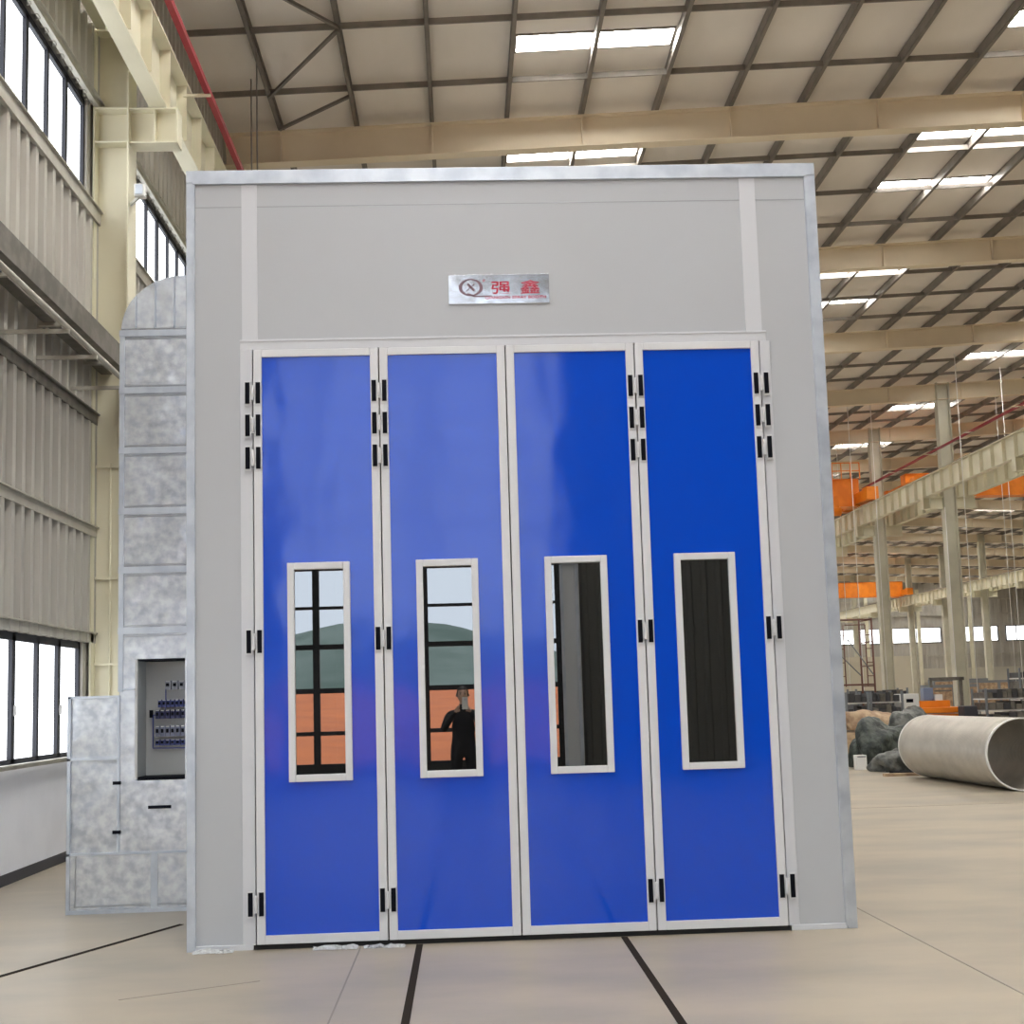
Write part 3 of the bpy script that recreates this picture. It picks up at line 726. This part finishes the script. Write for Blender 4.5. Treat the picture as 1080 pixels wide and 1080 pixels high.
c.bar((-2.385, Y0 + .2, 1.50), (-2.485, Y0 + .2, 1.50), .008, .008); c.bar((-2.385, Y0 + .2, 1.50), (-2.385, Y0 + .2, 1.62), .008, .008); c.bar((-2.385, Y0 + .2, 1.60), (-2.385, Y0 + .2, 1.72), .008, .008); c.bar((-2.485, Y0 + .2, 1.24), (-2.485, Y0 + .2, 1.50), .01, .01); c.bar((-2.485, Y0 + .2, 1.24), (-2.2, Y0 + .2, 1.235), .01, .01)
c.build('wiring', blueb, rc)
MB().tube((-2.50, Y0 + .2, 1.48), (-2.50, Y0 + .2, 1.54), .015).build('rotary_switch', blackm, rc)

# ---------------------------------------------------------------- right-hand clutter
# big corrugated pipe
tk = empty('corrugated_pipe', (8.03, 11.85, .53), 0)
m = MB(); n = 48; L = 1.75
rings = []
NR = 12
for j in range(NR + 1):
    y = -L + 2 * L * j / NR
    rings.append([(.545 * math.cos(2 * math.pi * i / n) * 1.0, y, .52 * math.sin(2 * math.pi * i / n)) for i in range(n)])
for r_ in rings: m.v += r_
for j in range(NR):
    for i in range(n):
        k = (i + 1) % n; m.f.append((j * n + i, j * n + k, (j + 1) * n + k, (j + 1) * n + i)); m.m.append(0); m.sm.append(True)
sh = m.build('pipe_shell', tankm, tk); sd = sh.modifiers.new('s', 'SOLIDIFY'); sd.thickness = .012; sd.offset = 0
m = MB(); k = 0
for yy in (-L, L):
    for i in range(n):
        a, b = 2 * math.pi * i / n, 2 * math.pi * (i + 1) / n
        P = [(rr * 1.045 * math.cos(t), y2, rr * math.sin(t)) for (t, rr, y2) in ((a, .51, yy - .02), (b, .51, yy - .02), (b, .53, yy - .02), (a, .53, yy - .02))]
        Q = [(p[0], yy + .02, p[2]) for p in P]; m.face(P); m.face(Q); m.face([P[0], P[1], Q[1], Q[0]], smooth=True); m.face([P[3], P[2], Q[2], Q[3]], smooth=True)
m.build('end_rim', whitem, tk)
tk.rotation_euler = (0, 0, R(1.5))
tag(tk, 'large light grey corrugated steel pipe lying on the floor at right', 'pipe')
tag(MB().box((7.3, 14.0, 0), (8.5, 14.12, .05)).build('wood_batten', card), 'flat wooden batten lying under the far end of the large pipe', 'batten')

def blob(name, loc, size, m, seed, lab, cat, sub=5, rough=.25):
    rnd = random.Random(seed); bm = bmesh.new(); bmesh.ops.create_icosphere(bm, subdivisions=sub, radius=1)
    ph = [(rnd.uniform(2, 5), rnd.uniform(2, 5), rnd.uniform(2, 5), rnd.uniform(0, 6)) for _ in range(5)]
    for v in bm.verts:
        c = v.co.copy(); d = sum(math.sin(a * c.x + p) * math.cos(b * c.y + p) * math.sin(g * c.z + p * 2) for a, b, g, p in ph) / 2
        c *= 1 + rough * d + .05 * math.sin(9 * c.x + 4 * c.z + seed) * math.cos(7 * c.y - 5 * c.z) + .03 * abs(math.sin(17 * c.x - 9 * c.y + 6 * c.z))
        c = Vector((c.x * size[0], c.y * size[1], c.z * size[2]))
        if c.z < -size[2] * .45: c.z = -size[2] * .45
        v.co = c
    me = bpy.data.meshes.new(name); bm.to_mesh(me); bm.free(); me.materials.append(m)
    for p_ in me.polygons: p_.use_smooth = True
    o = bpy.data.objects.new(name, me); C.objects.link(o); o.location = (loc[0], loc[1], loc[2] + size[2] * .45)
    return tag(o, lab, cat)
blob('tarp_heap', (8.15, 16.9, 0), (.55, .6, .62), tarpm, 3, 'dark grey-green tarpaulin heap against the far end of the large pipe', 'tarpaulin')
blob('tarp_heap', (7.45, 18.6, 0.0), (.5, .4, .60), tarpg, 5, 'green tarpaulin bundle between booth edge and dark heap', 'tarpaulin')
blob('tarp_heap', (8.05, 15.35, 0.0), (.5, .38, .28), tarps, 8, 'low grey tarpaulin fold in front of the dark heap', 'tarpaulin')
o = empty('dark_crate', (7.15, 17.3, 0)); MB().box((-.3, -.3, 0), (.3, .3, .62)).build('crate_body', tarpm, o, bevel=.02); MB().box((-.33, -.33, .62), (.33, .33, .68)).build('lid', graymm, o, bevel=.01)
tag(o, 'dark green-grey crate half hidden by the booth edge, behind the white box', 'crate')
blob('tarp_heap', (9.4, 18.4, 0.0), (.6, .5, .72), tarps, 12, 'pale grey tarpaulin pile behind the far end of the large pipe', 'tarpaulin')
blob('wrapped_bundle', (8.95, 20.4, .62), (.72, .45, .30), card, 4, 'tan wrapped bundle on top behind the tarpaulin heaps', 'bundle')
o = MB().box((8.0, 19.9, 0), (9.2, 20.9, .58)).build('timber_stack', card, bevel=.02); tag(o, 'brown timber stack under the tan wrapped bundle', 'timber')
o = MB().box((7.42, 16.0, 0), (7.62, 16.2, .28)).build('white_box', whitem, bevel=.008); MB().box((7.44, 15.995, .24), (7.60, 16.0, .26)).build('lid_edge', graymm, o)
tag(o, 'small white box on the floor beside the booth edge', 'box')
o = MB().box((7.0, 16.3, 0), (7.3, 16.7, .14)).build('wood_offcut', card); tag(o, 'small dark red-brown offcut left of the white box', 'wood')
o = MB().box((7.66, 14.5, 0), (8.5, 14.85, .04)).build('black_sheet', blackm); tag(o, 'flat black sheet on the floor before the tarpaulin', 'sheet')

# metal stacks
loadm = mat('dark_metal_load', (.075, .075, .08), .4, .4)
def stack_rack(x, y, w, d, n, h, lab, seed, cat='metal stack'):
    rnd = random.Random(seed); r = empty('stacked_metal_rack', (x, y, 0))
    for sx in (0, w):
        for sy in (0, d): MB().box((sx - .03, sy - .03, 0), (sx + .03, sy + .03, n * h + .12)).build('rack_post', graymm, r)
    for k in range(n):
        m = MB(); z = .12 + k * h
        m.box((0, 0, z), (w, d, z + .04), 1)
        xx = .05
        while xx < w - .1:
            ww = rnd.uniform(.06, .22); m.box((xx, -.05, z + .04), (min(xx + ww, w - .05), d, z + .04 + h * rnd.uniform(.45, .8)), rnd.choice((0, 0, 2))); xx += ww + .02
        m.build('shelf_load', [loadm, whitem, channelm], r)
    return tag(r, lab, cat)
stack_rack(14.9, 28.0, 1.6, 1.0, 4, .33, 'stack of grey metal trays on a rack behind the open end of the big pipe', 1)
stack_rack(16.7, 28.5, 1.6, 1.0, 3, .34, 'low grey rack of metal parts at the right picture edge', 2)
stack_rack(10.7, 27.5, .62, 1.0, 4, .33, 'dark loaded rack close beside the booth edge', 3)
stack_rack(11.5, 27.8, .9, 1.0, 4, .33, 'dark loaded rack under the brown scaffold, left of the white cabinet', 4)
stack_rack(20.5, 38.5, 3.2, 1.0, 5, .4, 'distant dark rack beyond the large column at right', 6)
stack_rack(13.6, 36.0, 1.8, 1.0, 4, .35, 'distant dark rack behind the orange machine', 7)
# white cabinet
o = empty('tool_cabinet', (12.75, 28.2, 0))
MB().box((-.28, 0, 0), (.28, .5, 1.35)).build('cabinet_body', whitem, o, bevel=.01)
MB().box((-.25, -.015, .1), (.25, 0, 1.3)).build('door', whitem, o); MB().box((.16, -.04, .7), (.2, -.015, .85)).build('handle', blackm, o); MB().box((-.1, -.02, 1.1), (.1, -.015, 1.2)).build('vent', blackm, o)
tag(o, 'small white cabinet between scaffold and orange machine', 'cabinet')
# orange machine with dark gantry frame
o = empty('orange_machine', (13.95, 29.6, 0))
m = MB().box((-.75, -.4, .45), (.75, .5, .72)).box((-.85, -.45, .75), (.75, .45, .92)).box((-.6, -.3, .92), (.4, .3, 1.12))
m.build('machine_bed', orange, o, bevel=.02)
MB().box((-.7, -.3, 0), (-.55, .3, .46)).box((.55, -.3, 0), (.7, .3, .46)).box((-.1, -.3, 0), (.1, .3, .46)).build('legs', graymm, o)
MB().bar((.0, .1, .9), (.0, .1, 1.75), .07, .07).bar((.9, .1, 0), (.9, .1, 1.8), .09, .09).bar((-.05, .1, 1.75), (1.0, .1, 1.75), .09, .1).bar((.1, .1, 1.4), (.6, .1, 1.4), .05, .05).build('gantry_frame', channelm, o)
MB().box((-.35, -.2, 1.12), (-.05, .1, 1.5)).build('motor', mat('motor_blue', (.20, .25, .38), .4), o, bevel=.02)
MB().box((-.02, -.25, 1.1), (.2, .1, 1.3)).build('control_box', whitem, o, bevel=.01)
tag(o, 'orange machine with blue motor and dark gantry frame', 'machine')
o = MB().box((14.4, 28.4, 0), (14.8, 28.9, .95)).build('black_bin', skirt, bevel=.03); tag(o, 'dark bin right of the orange machine', 'bin')
# scaffold
o = empty('scaffold_frame', (10.95, 28.9, 0))
for sx in (0, 1.05):
    m = MB()
    for sy in (0, 1.2): m.tube((sx, sy, 0), (sx, sy, 3.6), .03, n=8)
    for z in (1.6, 2.2, 2.9, 3.55): m.tube((sx, 0, z), (sx, 1.2, z), .02, n=6)
    m.tube((sx + (.2 if sx == 0 else -.2), 0, 1.6), (sx + (.2 if sx == 0 else -.2), 0, 3.4), .018, n=6)
    for z in (1.9, 2.3, 2.7, 3.1): m.tube((sx, 0, z), (sx + (.2 if sx == 0 else -.2), 0, z), .014, n=6)
    m.build('ladder_frame', rust, o)
MB().tube((0, 0, 1.65), (1.05, 0, 1.65), .03, n=6).tube((0, 0, 3.55), (1.05, 0, 3.55), .03, n=6).tube((.25, 0, 3.4), (.85, 0, 3.4), .016, n=6).build('cross_bar', rust, o)
MB().tube((.3, 0, 3.0), (1.05, 0, 1.9), .018, n=6).build('diagonal_bar', graymm, o); MB().tube((.0, 1.2, 3.0), (1.05, 1.2, 1.9), .018, n=6).build('diagonal_bar', graymm, o)
tag(o, 'brown tubular scaffold frame standing beside the booth edge', 'scaffold')
# low partition in the distance
tag(MB().box((14.2, 60, 0), (24, 60.2, 2.9)).box((14.2, 59.95, 2.9), (24, 60.25, 3.2)).build('partition_wall', mat('partition_cream', (.60, .56, .44), .7)), 'pale cream partition wall far behind the orange machine', 'partition')
for i, (x, y, w, h) in enumerate(((22, 52, 2.4, 1.6), (26.5, 58, 3, 1.3), (31, 70, 4, 1.8), (18.6, 66, 2.0, 1.5), (34, 84, 4, 2.0))):
    o = MB().box((x, y, .15), (x + w, y + 1.2, h)).box((x + .1, y - .03, .3), (x + w * .45, y, h - .15), 1).box((x + w * .5, y - .03, .3), (x + w - .1, y, h - .15), 1).box((x + .1, y, 0), (x + .25, y + 1.2, .15)).box((x + w - .25, y, 0), (x + w - .1, y + 1.2, .15)).build('storage_crate', [graymm, card])
    tag(o, 'distant grey crate with brown boards on the hall floor, %s nearest' % ordw((0, 1, 3, 2, 4)[i]), 'crate', 'distant crates')

# ---------------------------------------------------------------- photographer (seen mirrored in the second door window)
def skinned(name, pts, edges, m, parent, root=0, sub=2):
    me = bpy.data.meshes.new(name); me.from_pydata([p[:3] for p in pts], edges, []); o = bpy.data.objects.new(name, me); C.objects.link(o)
    s = o.modifiers.new('skin', 'SKIN'); s.use_smooth_shade = True
    for i, p in enumerate(pts):
        r = p[3] if isinstance(p[3], tuple) else (p[3], p[3])
        me.skin_vertices[0].data[i].radius = r; me.skin_vertices[0].data[i].use_root = (i == root)
    u = o.modifiers.new('sub', 'SUBSURF'); u.levels = sub; u.render_levels = sub
    me.materials.append(m)
    if parent: o.parent = parent
    return o
man = empty('person', (-.03, -9.0, 0))
man.scale = (1, 1, .955)
tag(man, 'person in black clothes holding up a phone, mirrored in the second door window', 'person')
# coordinates relative to the empty; faces +y
body = [(0, 0, .95, (.17, .12)), (0, 0, 1.10, (.155, .11)), (0, 0, 1.28, (.175, .12)), (0, -.01, 1.42, (.16, .10)), (0, 0, 1.51, .06), (0, .02, 1.60, .055),
        (.19, 0, 1.42, .06), (.27, .13, 1.20, .048), (.10, .37, 1.46, .036), (-.19, 0, 1.42, .06), (-.27, .13, 1.20, .048), (-.10, .37, 1.46, .036),
        (.10, 0, .90, .10), (.11, .01, .50, .068), (.12, -.02, .10, .05), (.12, .12, .04, .04), (-.10, 0, .90, .10), (-.11, .01, .50, .068), (-.12, -.02, .10, .05), (-.12, .12, .04, .04)]
ed = [(0, 1), (1, 2), (2, 3), (3, 4), (4, 5), (3, 6), (6, 7), (7, 8), (3, 9), (9, 10), (10, 11), (0, 12), (12, 13), (13, 14), (14, 15), (0, 16), (16, 17), (17, 18), (18, 19)]
skinned('body', body, ed, cloth, man)
bm = bmesh.new(); bmesh.ops.create_uvsphere(bm, u_segments=28, v_segments=20, radius=1)
for v in bm.verts:
    x, y, z = v.co; jaw = 1 - .28 * max(0, -z) ** 1.3
    nose = .16 * math.exp(-((x / .16) ** 2)) * math.exp(-(((z + .08) / .22) ** 2)) * (1 if y > .5 else 0)
    sock = .07 * (math.exp(-(((x - .36) / .16) ** 2)) + math.exp(-(((x + .36) / .16) ** 2))) * math.exp(-(((z - .12) / .12) ** 2)) * (1 if y > .3 else 0)
    v.co = Vector((x * .076 * jaw, y * .095 * (1 - .1 * max(0, -z)) + (nose - sock) * .1, z * .118))
me = bpy.data.meshes.new('head'); bm.to_mesh(me); bm.free(); me.materials.append(skin)
for p in me.polygons: p.use_smooth = True
hd = bpy.data.objects.new('head', me); C.objects.link(hd); hd.parent = man; hd.location = (0, .04, 1.69)
skinned('neck', [(0, .0, 1.50, .052), (0, .02, 1.62, .05)], [(0, 1)], skin, man)
bm = bmesh.new(); bmesh.ops.create_uvsphere(bm, u_segments=24, v_segments=16, radius=1)
bmesh.ops.delete(bm, geom=[v for v in bm.verts if v.co.z < -.25 or (v.co.y > .55 and v.co.z < .55)], context='VERTS')
for v in bm.verts: v.co = Vector((v.co.x * .083, v.co.y * .102, v.co.z * .126))
me = bpy.data.meshes.new('hair'); bm.to_mesh(me); bm.free(); me.materials.append(hairm)
hr = bpy.data.objects.new('hair', me); C.objects.link(hr); hr.parent = man; hr.location = (0, .035, 1.695); hr.modifiers.new('s', 'SOLIDIFY').thickness = .006
fa = MB()
for sx in (-1, 1):
    fa.tube((sx * .028, .115, 1.705), (sx * .028, .125, 1.705), .010, 0, 10); fa.bar((sx * .014, .132, 1.728), (sx * .045, .126, 1.728), .006, .006, 0)
fa.bar((-.022, .124, 1.632), (.022, .124, 1.632), .006, .008, 1)
fa.build('facial_features', [hairm, mat('lips', (.45, .18, .16), .5)], man)
er = MB()
for sx in (-1, 1): er.tube((sx * .072, .03, 1.69), (sx * .084, .025, 1.695), .026, 0, 12, .022)
er.build('ears', skin, man)
for sx in (-1, 1):
    bx, by, bz = sx * .078, .42, 1.50
    P = [(sx * .10, .37, 1.46, .026), (bx, by, bz, (.018, .034))]; E_ = [(0, 1)]
    for i, (dz, ln) in enumerate(((.032, .034), (.011, .04), (-.011, .037), (-.031, .028))):
        a = len(P); P += [(bx - sx * .008, by + .018, bz + dz, .0095), (bx - sx * .022, by + .035, bz + dz * 1.1 + .004, .009), (bx - sx * .040, by + .032, bz + dz * 1.1 + .006, .008)]
        E_ += [(1, a), (a, a + 1), (a + 1, a + 2)]
    a = len(P); P += [(bx - sx * .014, by - .02, bz + .02, .011), (bx - sx * .034, by - .008, bz + .028, .0095)]; E_ += [(1, a), (a, a + 1)]
    skinned('hand', P, E_, skin, man)
sh = MB().box((.085, -.06, 0), (.155, .17, .05)).box((-.155, -.06, 0), (-.085, .17, .05)); sh.build('shoes', mat('shoe_grey', (.08, .08, .09), .6), man, bevel=.015)
ph = empty('phone', (0, -8.535, 1.55))
MB().box((-.038, -.004, -.125), (.038, .004, .035)).build('phone_body', whitem, ph, bevel=.002)
MB().box((-.012, .004, -.012), (.012, .006, .012)).build('lens_bump', galvtrim, ph)
tag(ph, 'white phone held up by the person in black', 'phone')

# ---------------------------------------------------------------- light and camera
w = bpy.data.worlds.new('world'); bpy.context.scene.world = w; w.use_nodes = True
bg = w.node_tree.nodes['Background']; bg.inputs[0].default_value = (.80, .88, 1.0, 1); bg.inputs[1].default_value = 2.7
def area(name, loc, rot, sx, sy, e, col=(1, 1, 1)):
    l = bpy.data.lights.new(name, 'AREA'); l.shape = 'RECTANGLE'; l.size = sx; l.size_y = sy; l.energy = e; l.color = col
    o = bpy.data.objects.new(name, l); C.objects.link(o); o.location = loc; o.rotation_euler = rot; return o

f_, cy_, yaw, pitch, roll, d_ = 1356.1493, 582.6832, .0397, .1129, .0293, 8.5133
Rz = Matrix(((math.cos(yaw), -math.sin(yaw), 0), (math.sin(yaw), math.cos(yaw), 0), (0, 0, 1)))
Rx = Matrix(((1, 0, 0), (0, math.cos(pitch), math.sin(pitch)), (0, -math.sin(pitch), math.cos(pitch))))
T = (Rx @ Rz).transposed()
a, fw, b = T @ Vector((1, 0, 0)), T @ Vector((0, 1, 0)), T @ Vector((0, 0, 1))
rt = a * math.cos(roll) - b * math.sin(roll); up = a * math.sin(roll) + b * math.cos(roll)
cam = bpy.data.cameras.new('camera'); co = bpy.data.objects.new('camera', cam); C.objects.link(co)
M = Matrix((rt, up, -fw)).transposed().to_4x4(); M.translation = (0, -d_, 1.55); co.matrix_world = M
cam.sensor_width = 36; cam.sensor_fit = 'HORIZONTAL'; cam.lens = f_ / 1080 * 36; cam.shift_y = (cy_ - 540) / 1080; cam.clip_start = .02; cam.clip_end = 1000
S = bpy.context.scene; S.camera = co
S.view_settings.view_transform = 'Standard'; S.view_settings.look = 'None'; S.view_settings.gamma = 1; S.view_settings.use_curve_mapping = False
S.view_settings.exposure = 0
